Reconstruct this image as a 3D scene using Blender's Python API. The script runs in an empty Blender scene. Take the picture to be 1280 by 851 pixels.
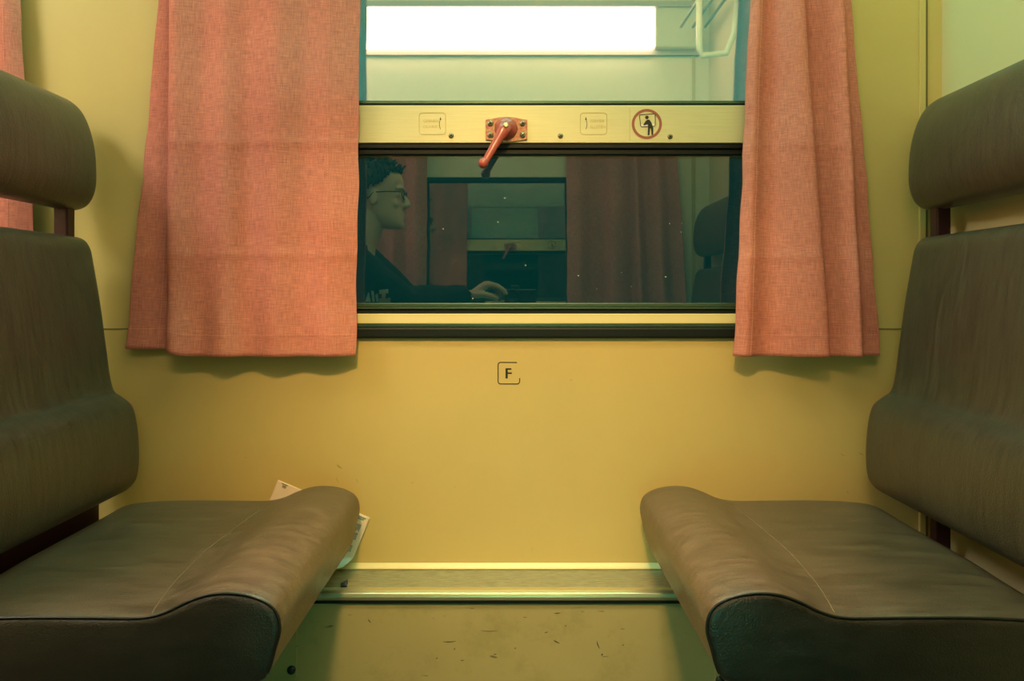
import bpy, bmesh, math, random
from mathutils import Vector, Matrix, noise
from mathutils.bvhtree import BVHTree
random.seed(7)
S = bpy.context.scene
COL = S.collection
CAMY, CAMZ, F = -1.63, 0.83, 1043.0
PI = math.pi

def P(px, py, y=0.0):
    """photo pixel -> point of the place at depth plane y"""
    d = y - CAMY
    return Vector(((px - 640) * d / F, y, CAMZ - (py - 370) * d / F))
def PX(px, y=0.0): return P(px, 0, y).x
def PZ(py, y=0.0): return P(0, py, y).z

# ------------------------------------------------------------------ materials
def mat(name, col, rough=0.6, metal=0.0, spec=0.5, coat=0.0):
    m = bpy.data.materials.new(name); m.use_nodes = True
    b = m.node_tree.nodes['Principled BSDF']
    b.inputs['Base Color'].default_value = (*col, 1)
    b.inputs['Roughness'].default_value = rough
    b.inputs['Metallic'].default_value = metal
    b.inputs['Specular IOR Level'].default_value = spec
    b.inputs['Coat Weight'].default_value = coat
    return m
def nd(m, t, **kw):
    n = m.node_tree.nodes.new(t)
    for k, v in kw.items():
        if k in n.inputs: n.inputs[k].default_value = v
        else: setattr(n, k, v)
    return n
def lk(m, a, b): m.node_tree.links.new(a, b)
def coords(m, scale=(1, 1, 1), uv=False, rot=(0, 0, 0)):
    tc = nd(m, 'ShaderNodeTexCoord'); mp = nd(m, 'ShaderNodeMapping')
    mp.inputs['Scale'].default_value = scale
    mp.inputs['Rotation'].default_value = rot
    lk(m, tc.outputs['UV' if uv else 'Object'], mp.inputs['Vector'])
    return mp.outputs[0]
def noise_tex(m, vec, scale, detail=4, rough=.6):
    n = nd(m, 'ShaderNodeTexNoise', Scale=scale, Detail=detail, Roughness=rough)
    lk(m, vec, n.inputs['Vector']); return n.outputs['Fac']
def ramp(m, fac, a, b, ca, cb):
    r = nd(m, 'ShaderNodeValToRGB')
    r.color_ramp.elements[0].position = a; r.color_ramp.elements[1].position = b
    r.color_ramp.elements[0].color = (*ca, 1); r.color_ramp.elements[1].color = (*cb, 1)
    lk(m, fac, r.inputs[0]); return r.outputs[0]
def mixc(m, fac, a, b, mode='MIX'):
    x = nd(m, 'ShaderNodeMix', data_type='RGBA', blend_type=mode)
    if isinstance(fac, float): x.inputs[0].default_value = fac
    else: lk(m, fac, x.inputs[0])
    for s, v in ((6, a), (7, b)):
        if isinstance(v, tuple): x.inputs[s].default_value = (*v, 1)
        else: lk(m, v, x.inputs[s])
    return x.outputs[2]
def bump(m, h, strength=.3, dist=.002, chain=None):
    b = nd(m, 'ShaderNodeBump', Strength=strength, Distance=dist)
    lk(m, h, b.inputs['Height'])
    if chain: lk(m, chain, b.inputs['Normal'])
    return b.outputs[0]
def bs(m): return m.node_tree.nodes['Principled BSDF']

WALLC = (.66, .545, .20)
def wall_material(name, col=WALLC, dirt=.25, rough=.45, scuffs=False):
    m = mat(name, col, rough)
    v = coords(m)
    n = noise_tex(m, v, 3.5, 6)
    c = ramp(m, n, .35, .75, tuple(k*(1-dirt*.30) for k in col), col)
    n2 = noise_tex(m, v, 38, 3, .7)
    d = ramp(m, n2, .70, .78, (1, 1, 1), (.72, .72, .68))
    c = mixc(m, 1.0, c, d, 'MULTIPLY')
    if scuffs:
        v2 = coords(m, (14, 14, 70))
        n3 = noise_tex(m, v2, 1.6, 2, .4)
        d3 = ramp(m, n3, .715, .74, (1, 1, 1), (.42, .42, .36))
        c = mixc(m, 1.0, c, d3, 'MULTIPLY')
        n4 = noise_tex(m, v, 9, 8, .75)
        d4 = ramp(m, n4, .5, .8, (1, 1, 1), (.70, .72, .62))
        c = mixc(m, 1.0, c, d4, 'MULTIPLY')
    lk(m, c, bs(m).inputs['Base Color'])
    lk(m, bump(m, noise_tex(m, v, 260, 2), .08, .001), bs(m).inputs['Normal'])
    return m
M = {}
M['wall'] = wall_material('wall paint')
M['lower'] = wall_material('lower panel paint', (.46, .42, .18), .4, .5, True)
M['back'] = wall_material('corridor wall paint', (.93, .84, .62), .1)
M['partition'] = wall_material('partition laminate', (.74, .64, .36), .1)
M['ceiling'] = mat('ceiling laminate', (.36, .36, .26), .6)
m = mat('floor linoleum', (.05, .055, .045), .6); M['floor'] = m
lk(m, ramp(m, noise_tex(m, coords(m), 60), .4, .6, (.04, .045, .035), (.08, .08, .06)), bs(m).inputs['Base Color'])
M['groove'] = mat('panel groove', (.20, .19, .08), .8)

m = mat('brushed band', (.74, .70, .38), .42, .15); M['band'] = m
v = coords(m, (1, 1, 60)); n = noise_tex(m, v, 9, 4, .7)
lk(m, ramp(m, n, .3, .7, (.64, .62, .33), (.74, .71, .39)), bs(m).inputs['Base Color'])
lk(m, bump(m, n, .15, .0006), bs(m).inputs['Normal'])
M['cream_strip'] = mat('cream painted strip', (.84, .74, .36), .4)
M['rubber'] = mat('black window rubber', (.005, .010, .008), .5, 0, .3)
M['gasket'] = mat('green grey gasket', (.10, .17, .11), .25, .6)
m = mat('ledge paint worn', (.45, .42, .22), .5); M['ledge'] = m
v = coords(m, (5, 25, 25)); n = noise_tex(m, v, 7, 8, .75)
c = ramp(m, n, .35, .66, (.16, .15, .08), (.40, .36, .19)); lk(m, c, bs(m).inputs['Base Color'])
m = mat('bare metal edge', (.82, .76, .48), .3, .85); M['edge'] = m

def leather(name, col, streak):
    m = mat(name, col, .42, 0, .7)
    dark = tuple(k*.50 for k in col)
    v = coords(m, streak)
    n = noise_tex(m, v, 1.0, 6, .7)
    c = ramp(m, n, .30, .70, dark, tuple(min(1, k*1.35) for k in col))
    v1 = coords(m); n1 = noise_tex(m, v1, 4, 4)
    c = mixc(m, 1.0, c, ramp(m, n1, .3, .7, (.82, .84, .82), (1, 1, 1)), 'MULTIPLY')
    lk(m, c, bs(m).inputs['Base Color'])
    vo = nd(m, 'ShaderNodeTexVoronoi', Scale=300.0); vo.feature = 'DISTANCE_TO_EDGE'
    lk(m, v1, vo.inputs['Vector'])
    n2 = noise_tex(m, v1, 320, 3, .6)
    b1 = bump(m, vo.outputs['Distance'], .30, .0016)
    b2 = bump(m, n2, .40, .0016, b1)
    b3 = bump(m, noise_tex(m, v1, 14, 4, .5), .22, .010, b2)
    lk(m, b3, bs(m).inputs['Normal'])
    lk(m, ramp(m, n, .3, .8, (.30,)*3, (.44,)*3), bs(m).inputs['Roughness'])
    return m
LC = (.142, .092, .057)
M['leather'] = leather('brown leather seat', LC, (10, 55, 55))
M['leather_back'] = leather('brown leather back', (.076, .062, .040), (60, 130, 7))
M['leather_side_shade'] = leather('dark leather border with shade', (.020, .018, .012), (20, 55, 55))  # darker leather colour, also carrying the shade of the side faces
M['piping'] = mat('black welt piping', (.012, .014, .010), .35)
M['stitch'] = mat('seat stitching', (.22, .145, .085), .6)
M['post'] = mat('dark maroon post', (.045, .014, .018), .35, .3)
M['seat_base'] = mat('seat base steel', (.12, .13, .10), .5, .4)

def fabric():
    m = mat('coral curtain cloth', (.70, .26, .17), .85, 0, .15)
    v = coords(m, (1, 1, 1), True)
    va = coords(m, (520, 40, 1), True); vb = coords(m, (40, 520, 1), True)
    na = noise_tex(m, va, 1, 3, .6); nb = noise_tex(m, vb, 1, 3, .6)
    a = ramp(m, na, .32, .68, (.76, .70, .74), (1, 1, 1))
    b = ramp(m, nb, .32, .68, (.76, .70, .74), (1, 1, 1))
    c = mixc(m, 1.0, a, b, 'MULTIPLY')
    n3 = noise_tex(m, v, 7, 4, .5)
    base = ramp(m, n3, .3, .7, (.90, .355, .265), (.97, .41, .30))
    c = mixc(m, 1.0, base, c, 'MULTIPLY')
    lk(m, c, bs(m).inputs['Base Color'])
    b1 = bump(m, na, .35, .0012); b2 = bump(m, nb, .35, .0012, b1)
    b3 = bump(m, noise_tex(m, v, 9, 3, .5), .35, .012, b2)
    lk(m, b3, bs(m).inputs['Normal'])
    # thin cloth lets a little light through
    tr = nd(m, 'ShaderNodeBsdfTranslucent'); lk(m, c, tr.inputs['Color'])
    mx = nd(m, 'ShaderNodeMixShader'); mx.inputs[0].default_value = .12
    out = m.node_tree.nodes['Material Output']
    lk(m, bs(m).outputs[0], mx.inputs[1]); lk(m, tr.outputs[0], mx.inputs[2]); lk(m, mx.outputs[0], out.inputs[0])
    return m
M['curtain'] = fabric()
M['thread'] = mat('curtain thread', (.85, .42, .30), .8)
m = mat('red crank enamel', (.42, .085, .07), .33, 0, .5, .3); M['crank'] = m
m = mat('worn red plate', (.40, .15, .10), .5, .3); M['plate'] = m
lk(m, ramp(m, noise_tex(m, coords(m), 160, 5, .7), .4, .62, (.42, .13, .09), (.50, .36, .20)), bs(m).inputs['Base Color'])
M['screw'] = mat('dull steel screw', (.35, .32, .22), .35, .9)
M['screw_slot'] = mat('screw recess', (.01, .01, .01), .8)
M['ink'] = mat('black print', (.012, .014, .010), .6)
M['faint'] = mat('faint engraved line', (.50, .42, .17), .6)
M['faint_lo'] = mat('engraved lettering', (.56, .45, .17), .6)
M['ringred'] = mat('sign ring red brown', (.36, .11, .07), .55)
M['sticker'] = mat('clear sticker', (.84, .76, .40), .4)
M['sign_white'] = mat('sign cream', (.88, .82, .60), .5)
M['paper'] = mat('ticket paper', (.92, .80, .62), .7)
M['print_grey'] = mat('ticket print', (.16, .18, .13), .7)
M['print_teal'] = mat('ticket teal print', (.12, .30, .24), .7)
M['brown_line'] = mat('crank shaft steel', (.55, .50, .30), .3, .9)
M['white_enamel'] = mat('white enamel', (.85, .82, .66), .35)
M['lamp_housing'] = mat('lamp housing', (.62, .52, .42), .4)
M['debris'] = mat('torn foil scrap', (.10, .12, .14), .3, .5)
M['skin'] = mat('skin', (.78, .50, .34), .5); 
bs(M['skin']).inputs['Subsurface Weight'].default_value = .05
M['hair'] = mat('dark brown hair', (.035, .028, .02), .6)
M['jacket'] = mat('dark jacket cloth', (.012, .016, .016), .9)
M['print_white'] = mat('pale shirt print', (.75, .78, .62), .8)
M['trousers'] = mat('dark trousers', (.02, .024, .03), .9)
M['shoe'] = mat('black shoe', (.015, .015, .015), .5)
M['cam_body'] = mat('black camera plastic', (.012, .012, .012), .4)
M['lens_glass'] = mat('lens glass', (.01, .01, .015), .05)
M['spec_frame'] = mat('black spectacle frame', (.01, .01, .01), .3)

def emis(name, col, s):
    m = bpy.data.materials.new(name); m.use_nodes = True
    nt = m.node_tree; nt.nodes.clear()
    e = nt.nodes.new('ShaderNodeEmission'); o = nt.nodes.new('ShaderNodeOutputMaterial')
    e.inputs[0].default_value = (*col, 1); e.inputs[1].default_value = s
    nt.links.new(e.outputs[0], o.inputs[0]); return m
M['tube_back'] = emis('fluorescent diffuser', (1, .76, .58), 7.2)
M['tube_ceiling'] = emis('ceiling lamp diffuser', (1, .72, .28), 6)
M['tube_bay'] = emis('next bay lamp diffuser', (1, .86, .68), 25)
M['night'] = emis('added green fill', (.06, 1.0, .75), 10.5)  # emission of the added ceiling fill, colours the shade

M['fill_low'] = emis('added low green fill', (.07, 1.0, .60), 9)  # emission of the added fill near the floor

def glass(name, r, tint, refl=(.92, 1, .95)):
    m = bpy.data.materials.new(name); m.use_nodes = True
    nt = m.node_tree; nt.nodes.clear()
    t = nt.nodes.new('ShaderNodeBsdfTransparent'); g = nt.nodes.new('ShaderNodeBsdfGlossy')
    x = nt.nodes.new('ShaderNodeMixShader'); o = nt.nodes.new('ShaderNodeOutputMaterial')
    t.inputs[0].default_value = (*tint, 1)
    g.inputs['Roughness'].default_value = 0.0; g.inputs['Color'].default_value = (*refl, 1)
    x.inputs[0].default_value = r
    nt.links.new(t.outputs[0], x.inputs[1]); nt.links.new(g.outputs[0], x.inputs[2]); nt.links.new(x.outputs[0], o.inputs[0])
    return m
M['pane_low'] = glass('tinted window glass', .18, (.21, .22, .22))
M['pane_up'] = glass('reflective upper glass', .58, (.9, 1, 1), (1, .91, .82))
M['pane_door'] = glass('corridor glass', .42, (.6, .75, .7))
M['spec_glass'] = glass('spectacle glass', .10, (.9, .9, .9))

# ------------------------------------------------------------------ mesh helpers
def obj(name, bm, material, parent=None, smooth=False, bevel=0, mods=()):
    me = bpy.data.meshes.new(name); bmesh.ops.recalc_face_normals(bm, faces=bm.faces)
    bm.to_mesh(me); bm.free()
    o = bpy.data.objects.new(name, me); COL.objects.link(o)
    if material: me.materials.append(material)
    if smooth:
        for p in me.polygons: p.use_smooth = True
    if bevel:
        b = o.modifiers.new('bevel', 'BEVEL'); b.width = bevel; b.segments = 2; b.limit_method = 'ANGLE'
    if parent:
        o.parent = parent
        q = parent; off = Vector()
        while q: off += q.location; q = q.parent
        o.location = -off
    return o
def thing(name, label, cat, loc, group=None):
    o = bpy.data.objects.new(name, None); COL.objects.link(o); o.location = loc
    o.empty_display_size = .05
    o['label'] = label; o['category'] = cat
    if group: o['group'] = group
    return o
def tag(o, label, cat, group=None):
    o['label'] = label; o['category'] = cat
    if group: o['group'] = group
    return o
def struct(o): o['kind'] = 'structure'; return o
def box(bm, a, b):
    x0, y0, z0 = a; x1, y1, z1 = b
    vs = [bm.verts.new(c) for c in ((x0,y0,z0),(x1,y0,z0),(x1,y1,z0),(x0,y1,z0),(x0,y0,z1),(x1,y0,z1),(x1,y1,z1),(x0,y1,z1))]
    for f in ((0,3,2,1),(4,5,6,7),(0,1,5,4),(1,2,6,5),(2,3,7,6),(3,0,4,7)): bm.faces.new([vs[i] for i in f])
    return bm
def bx(*ab):
    bm = bmesh.new()
    for i in range(0, len(ab), 2): box(bm, ab[i], ab[i+1])
    return bm
def extr_yz(bm, prof, x0, x1):
    """closed (y,z) profile swept along x"""
    a = [bm.verts.new((x0, y, z)) for y, z in prof]; b = [bm.verts.new((x1, y, z)) for y, z in prof]
    n = len(prof)
    for i in range(n): bm.faces.new((a[i], a[(i+1)%n], b[(i+1)%n], b[i]))
    bm.faces.new(a); bm.faces.new(b[::-1]); return bm
def poly_xz(bm, pts, y0, t):
    a = [bm.verts.new((x, y0, z)) for x, z in pts]; b = [bm.verts.new((x, y0 - t, z)) for x, z in pts]
    n = len(pts)
    for i in range(n): bm.faces.new((a[i], a[(i+1)%n], b[(i+1)%n], b[i]))
    bm.faces.new(a[::-1]); bm.faces.new(b); return bm
def ribbon(bm, pts, w, y0, t, closed=False):
    n = len(pts); L = []; R = []
    ws = w if isinstance(w, (list, tuple)) else [w]*n
    for i in range(n):
        if closed: p, q = Vector(pts[i-1]), Vector(pts[(i+1)%n])
        else: p, q = Vector(pts[max(i-1,0)]), Vector(pts[min(i+1,n-1)])
        d = (q-p).normalized(); nrm = Vector((-d.y, d.x))*ws[i]/2
        c = Vector(pts[i]); L.append(c+nrm); R.append(c-nrm)
    A = [[bm.verts.new((v.x, yy, v.y)) for v in s] for yy in (y0, y0-t) for s in (L, R)]
    for i in range(n if closed else n-1):
        j = (i+1)%n
        bm.faces.new((A[0][i],A[0][j],A[1][j],A[1][i])); bm.faces.new((A[2][i],A[3][i],A[3][j],A[2][j]))
        bm.faces.new((A[0][i],A[2][i],A[2][j],A[0][j])); bm.faces.new((A[1][i],A[1][j],A[3][j],A[3][i]))
    if not closed:
        for i in (0, n-1): bm.faces.new((A[0][i],A[1][i],A[3][i],A[2][i]))
    return bm
def arc(cx, cz, r, a0, a1, n=8): return [(cx+r*math.cos(math.radians(a0+(a1-a0)*i/n)), cz+r*math.sin(math.radians(a0+(a1-a0)*i/n))) for i in range(n+1)]
def rrect(x0, z0, x1, z1, r, n=5):
    return arc(x1-r, z1-r, r, 0, 90, n)+arc(x0+r, z1-r, r, 90, 180, n)+arc(x0+r, z0+r, r, 180, 270, n)+arc(x1-r, z0+r, r, 270, 360, n)
def tube(bm, pts, rad, seg=16, caps=True, squash=None):
    """tapered tube along pts; squash=(axis vector, factor) flattens each ring along that axis"""
    pts = [Vector(p) for p in pts]; n = len(pts)
    rad = rad if isinstance(rad, (list, tuple)) else [rad]*n
    up = None; rings = []
    for i in range(n):
        d = (pts[min(i+1,n-1)]-pts[max(i-1,0)]).normalized()
        if up is None:
            up = Vector((0,0,1)) if abs(d.z) < .9 else Vector((1,0,0))
        s = d.cross(up).normalized(); up = s.cross(d).normalized()
        ring = []
        for k in range(seg):
            a = 2*PI*k/seg; o = s*math.cos(a)*rad[i]+up*math.sin(a)*rad[i]
            if squash:
                ax = Vector(squash[0]).normalized(); o -= ax*o.dot(ax)*(1-squash[1])
            ring.append(bm.verts.new(pts[i]+o))
        rings.append(ring)
    for i in range(n-1):
        for k in range(seg):
            bm.faces.new((rings[i][k], rings[i][(k+1)%seg], rings[i+1][(k+1)%seg], rings[i+1][k]))
    if caps: bm.faces.new(rings[0][::-1]); bm.faces.new(rings[-1])
    return bm
def ball(bm, c, r, seg=20, rings=12, scale=(1,1,1), rot=None):
    mtx = Matrix.Translation(Vector(c)) @ (rot.to_4x4() if rot else Matrix.Identity(4)) @ Matrix.Diagonal((*[r*k for k in scale], 1))
    bmesh.ops.create_uvsphere(bm, u_segments=seg, v_segments=rings, radius=1, matrix=mtx); return bm
def lathe_y(bm, prof, cx, cz, seg=32):
    """profile of (radius, y) revolved round the y axis through (cx, cz)"""
    rings = [[bm.verts.new((cx+r*math.cos(2*PI*k/seg), y, cz+r*math.sin(2*PI*k/seg))) for k in range(seg)] for r, y in prof]
    for i in range(len(rings)-1):
        for k in range(seg): bm.faces.new((rings[i][k], rings[i][(k+1)%seg], rings[i+1][(k+1)%seg], rings[i+1][k]))
    bm.faces.new(rings[0]); bm.faces.new(rings[-1][::-1]); return bm
def catmull(pts, per=6, closed=True):
    out = []; n = len(pts); rng = n if closed else n-1
    g = (lambda i: Vector(pts[i % n])) if closed else (lambda i: Vector(pts[max(0, min(n-1, i))]))
    for i in range(rng):
        p0, p1, p2, p3 = g(i-1), g(i), g(i+1), g(i+2)
        for k in range(per):
            t = k/per
            out.append(.5*((2*p1)+(p2-p0)*t+(2*p0-5*p1+4*p2-p3)*t*t+(3*p1-p0-3*p2+p3)*t**3))
    if not closed: out.append(Vector(pts[-1]))
    return out
def text_bm(body, size, x, y, z, t=.0003, bold=0.0):
    cu = bpy.data.curves.new('t', 'FONT'); cu.body = body; cu.size = size; cu.extrude = t/2; cu.offset = bold
    o = bpy.data.objects.new('t', cu); COL.objects.link(o)
    bpy.context.view_layer.update()
    me = bpy.data.meshes.new_from_object(o.evaluated_get(bpy.context.evaluated_depsgraph_get()))
    bm = bmesh.new(); bm.from_mesh(me)
    bmesh.ops.transform(bm, matrix=Matrix.Translation((x, y, z)) @ Matrix.Rotation(PI/2, 4, 'X'), verts=bm.verts)
    bpy.data.objects.remove(o); bpy.data.curves.remove(cu); bpy.data.meshes.remove(me)
    return bm

# ------------------------------------------------------------------ setting
XL, XR, YB, ZC = -2.45, .84, -1.90, 2.28
WX = .62; WZ0 = PZ(423); WZ1 = 1.80
ledge_z = PZ(711); LP = -.13
# window wall, with the window opening
struct(obj('wall_front', bx((XL, 0, ledge_z-.02), (-WX, .05, ZC), (WX, 0, ledge_z-.02), (XR+.04, .05, ZC),
        (-WX, 0, ledge_z-.02), (WX, .05, WZ0), (-WX, 0, WZ1), (WX, .05, ZC)), M['wall']))
struct(obj('wall_front_lower', bx((XL, LP, 0), (XR+.04, .05, ledge_z-.016)), M['lower']))
wl = bpy.data.objects['wall_front_lower']
M['scuff'] = mat('scuff mark', (.06, .07, .03), .8); M['scuff_soft'] = mat('soft scuff', (.40, .36, .14), .8)
for px, py, L_, ang, w_, mm in ((462,776,6,-50,1.3,'scuff'),(562,801.5,17,2,1.3,'scuff'),(612,788,22,0,.7,'scuff'),(697,766,9,4,1.3,'scuff'),(696,802,9,-28,1.5,'scuff'),(748,806,11,-70,1.4,'scuff'),(752.5,818,3,60,2,'scuff'),
        (568,811,3,80,1.2,'scuff'),(619,817.5,4,0,1.1,'scuff'),(644,810,2,30,1.4,'scuff'),(546,822.5,3,50,1.2,'scuff'),(578,825,5,5,1,'scuff'),(683,790,5,12,.9,'scuff'),(707,782,2,40,1.2,'scuff'),(779,806,3,30,1,'scuff'),(583,776,14,-55,.5,'scuff_soft'),(680,796,40,14,.5,'scuff_soft'),(486,829,10,-5,1,'scuff_soft')):
    c = P(px, py, LP); k_ = (LP-CAMY)/F; d = Vector((math.cos(math.radians(ang)), math.sin(math.radians(ang))))*L_*k_/2
    pts = [(c.x+d.x*t+d.y*.12*(1-t*t), c.z+d.y*t-d.x*.08*(1-t*t)) for t in (-1,-.6,-.2,.2,.6,1)]
    obj('scuff_mark', ribbon(bmesh.new(), pts, [w_*k_*f for f in (.1,.7,1,.9,.6,.1)], LP, .0002), M[mm], wl)
wf = bpy.data.objects['wall_front']
for px, py, L_, ang, w_ in ((425,583,9,-35,2.6),(352+70,600,7,-70,.8),(447,601,6,-60,.9),(1077,567,7,-30,1.4),(1054,568,8,-20,.8),(1060,615,4,-40,1)):
    c = P(px, py, 0); k_ = (0-CAMY)/F; d = Vector((math.cos(math.radians(ang)), math.sin(math.radians(ang))))*L_*k_/2
    pts = [(c.x+d.x*t+d.y*.2*(1-t*t), c.z+d.y*t-d.x*.2*(1-t*t)) for t in (-1,-.6,-.2,.2,.6,1)]
    obj('scuff_mark', ribbon(bmesh.new(), pts, [w_*k_*f for f in (.2,.8,1,.8,.4,.1)], 0, .0002), M['scuff_soft'], wf)
# ledge of the heater duct with its lip and metal edge
struct(obj('trim_1', bx((XL, LP+.004, ledge_z-.016), (XR, 0, ledge_z)), M['ledge']))
bm = bmesh.new()
extr_yz(bm, [(0, ledge_z), (-.006, ledge_z), (-.008, ledge_z+.003), (-.006, ledge_z+.006), (-.003, ledge_z+.009), (0, ledge_z+.012)], XL, XR)
struct(obj('trim_2', bm, M['cream_strip'], smooth=False))
bm = bmesh.new()
zt = ledge_z
extr_yz(bm, [(LP+.018, zt+.0035), (LP+.002, zt+.004), (LP-.006, zt+.001), (LP-.008, zt-.006), (LP-.006, zt-.012), (LP-.002, zt-.013), (LP+.018, zt+.0)], XL, XR)
struct(obj('trim_3', bm, M['edge'], bevel=.001))
struct(obj('trim_4', bx((XL, LP-.004, zt-.0185), (XR, LP+.002, zt-.0135)), M['rubber']))
# panel joint and the vertical cover strips of the wall corner
zj = PZ(411)
struct(obj('trim_5', bx((XL, -.0012, zj-.0012), (-WX-.02, .001, zj+.0012), (WX+.02, -.0012, zj-.0012), (XR, .001, zj+.0012)), M['groove']))
xs = PX(1148)
struct(obj('trim_6', bx((xs, -.006, zt+.012), (xs+.0125, .001, ZC)), M['wall'], bevel=.0015))
struct(obj('trim_7', bx((xs+.0145, -.0035, zt+.012), (xs+.0165, .001, ZC)), M['groove']))
struct(obj('wall_right', bx((XR, YB-.04, 0), (XR+.04, 0, ZC)), M['partition']))
struct(obj('wall_left', bx((XL-.04, YB-.04, 0), (XL, .05, ZC)), M['wall']))
struct(obj('floor', bx((XL-.04, -3.2, -.04), (XR+.04, .05, 0)), M['floor']))
struct(obj('ceiling', bx((XL-.04, -3.2, ZC), (XR+.04, .05, ZC+.04)), M['ceiling']))
# corridor side wall with its own window
BX0, BX1, BZ0, BZ1 = -.80, .66, .62, 1.335
struct(obj('wall_back', bx((XL, YB-.04, 0), (BX0, YB, ZC), (BX1, YB-.04, 0), (XR+.04, YB, ZC),
        (BX0, YB-.04, 0), (BX1, YB, BZ0), (BX0, YB-.04, BZ1), (BX1, YB, ZC)), M['back']))
struct(obj('trim_8', bx((.765, YB, .0), (.780, YB+.006, ZC)), M['wall'], bevel=.0015))
struct(obj('wall_corridor', bx((XL-.04, -3.24, 0), (XR+.04, -3.2, ZC)), M['floor']))
wb = struct(obj('window_2', bx((BX0, YB-.03, BZ0), (BX0+.02, YB+.008, BZ1), (BX1-.02, YB-.03, BZ0), (BX1, YB+.008, BZ1),
        (BX0+.02, YB-.03, BZ0), (BX1-.02, YB+.008, BZ0+.02), (BX0+.02, YB-.03, BZ1-.02), (BX1-.02, YB+.008, BZ1)), M['rubber']))
obj('pane', bx((BX0+.02, YB-.020, BZ0+.02), (BX1-.02, YB-.014, BZ1-.02)), M['pane_door'], wb)

# ------------------------------------------------------------------ window_1
win = bpy.data.objects.new('window_1', None); COL.objects.link(win); win.location = (0, 0, WZ0); struct(win)
GY = .012
# lower rubber sill: two rolls
def bar(name, y0, y1, py0, py1, m, bev=.002, x0=-WX, x1=WX, yref=0):
    return obj(name, bx((x0, y0, PZ(py1, yref)), (x1, y1, PZ(py0, yref))), m, win, bevel=bev)
bar('rubber_sill', -.012, .045, 409, 423, M['rubber'], .004, yref=-.012)
bar('rubber_bead', -.006, .045, 404, 408.6, M['gasket'], .001, yref=-.006)
bar('sill_strip', -.004, .045, 392, 404, M['cream_strip'], .001)
bar('lower_frame', .004, .045, 386.5, 392, M['rubber'], .0015)
bar('lower_bead', -.001, .04, 384.2, 386.2, M['gasket'], .0006)
bar('lower_channel', .008, .04, 378.5, 384.2, M['gasket'], .002)
bar('upper_rubber', -.004, .045, 179.5, 186, M['rubber'], .002)
bar('upper_rubber', .002, .045, 186.0, 193, M['rubber'], .002)
bar('upper_bead', .012, .04, 192.6, 194.6, M['cream_strip'], .0004)
band = bar('window_band', -.008, .045, 131.5, 178.5, M['band'], .0012, yref=-.008)
bar('band_gasket', -.002, .045, 126.0, 129.6, M['gasket'], .0008)
bar('band_shadow_gap', .002, .045, 129.6, 131.6, M['rubber'], 0)
zlo0, zlo1 = PZ(382), PZ(190)
zu0 = PZ(129)
obj('lower_pane', bx((-WX+.01, GY, zlo0), (WX-.01, GY+.006, zlo1)), M['pane_low'], win)
obj('upper_pane', bx((-WX+.01, GY, zu0), (WX-.01, GY+.006, WZ1-.012)), M['pane_up'], win)
lp = [o for o in win.children if o.name == 'lower_pane'][0]
bm = bmesh.new()
for px, py, rr in ((837,279.5,1.0),(852.5,279,.7),(851.5,290,.8),(832,346,1.3),(723,344.5,.9),(631,247.5,.8),(622.5,277.5,.8),(657,331.5,.9),(554,286,1.1),(591,373,.9),(789,358,.5),(796,321,.4),(746,361,.5),(777,340.5,.5)):
    c = P(px, py, GY-.0003)
    ball(bm, c, rr*.0011, 8, 6, (random.uniform(.8,1.4), .25, random.uniform(.6,1)), Matrix.Rotation(random.random()*3, 3, 'Y'))
sp = obj('dust_specks', bm, M['sign_white'], lp); sp['kind'] = 'stuff'
obj('side_frame', bx((-WX, -.006, WZ0), (-WX+.014, .045, WZ1)), M['rubber'], win, bevel=.002)
obj('side_frame', bx((WX-.014, -.006, WZ0), (WX, .045, WZ1)), M['rubber'], win, bevel=.002)
obj('top_frame', bx((-WX, -.006, WZ1-.014), (WX, .045, WZ1)), M['rubber'], win, bevel=.002)
def screw_at(px, py, y, parent, r=.0052, name='screw'):
    c = P(px, py, y); bm = bmesh.new()
    lathe_y(bm, [(r, y+.001), (r, y-.0012), (r*.8, y-.0026), (r*.25, y-.0030)], c.x, c.z, 16)
    s = obj(name, bm, M['screw'], parent, True)
    bm = bmesh.new()
    a = random.random()*PI
    for k in (0, PI/2):
        d = Vector((math.cos(a+k), math.sin(a+k)))*r*.55
        ribbon(bm, [(c.x-d.x, c.z-d.y), (c.x+d.x, c.z+d.y)], r*.3, y-.0028, .0005)
    obj('cross_slot', bm, M['screw_slot'], s)
for px, py in ((564, 169.5), (700.5, 169.8), (837.5, 170.5)): screw_at(px, py, -.008, win)

# engraved instructions on the band
def instruction(name, label, px0, px1, lines, arrow_px, text_px):
    y = -.0081
    t = thing(name, label, 'sign', P((px0+px1)/2, 168, y))
    z0, z1 = PZ(168, y), PZ(141, y)
    bm = ribbon(bmesh.new(), rrect(PX(px0, y), z0, PX(px1, y), z1, .006), .0010, y, .0004, True)
    obj('outline', bm, M['faint'], t)
    for s, py in zip(lines, (151.8, 159.0)):
        obj('lettering', text_bm(s, .0078, PX(text_px, y), y-.0003, PZ(py+1.2, y), .0003, -.0001), M['faint_lo'], t)
    ax = PX(arrow_px, y)
    b = 1 if arrow_px < text_px else -1
    pts = [(ax+.0022*b*math.sin(PI*k/8)-.001*b, PZ(161.5, y)+(PZ(149, y)-PZ(161.5, y))*k/8) for k in range(9)]
    bm = ribbon(bmesh.new(), pts, .0009, y, .0004)
    tx, tz = pts[-1]; poly_xz(bm, [(tx-.0016, tz-.001), (tx+.0016, tz-.001), (tx, tz+.0045)], y, .0004)
    obj('arrow', bm, M['ink'], t)
instruction('opening_instruction', 'faint engraved rounded square reading OPENEN OUVRIR, left of the red crank', 524, 557, ('OPENEN', 'OUVRIR'), 550, 529)
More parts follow.
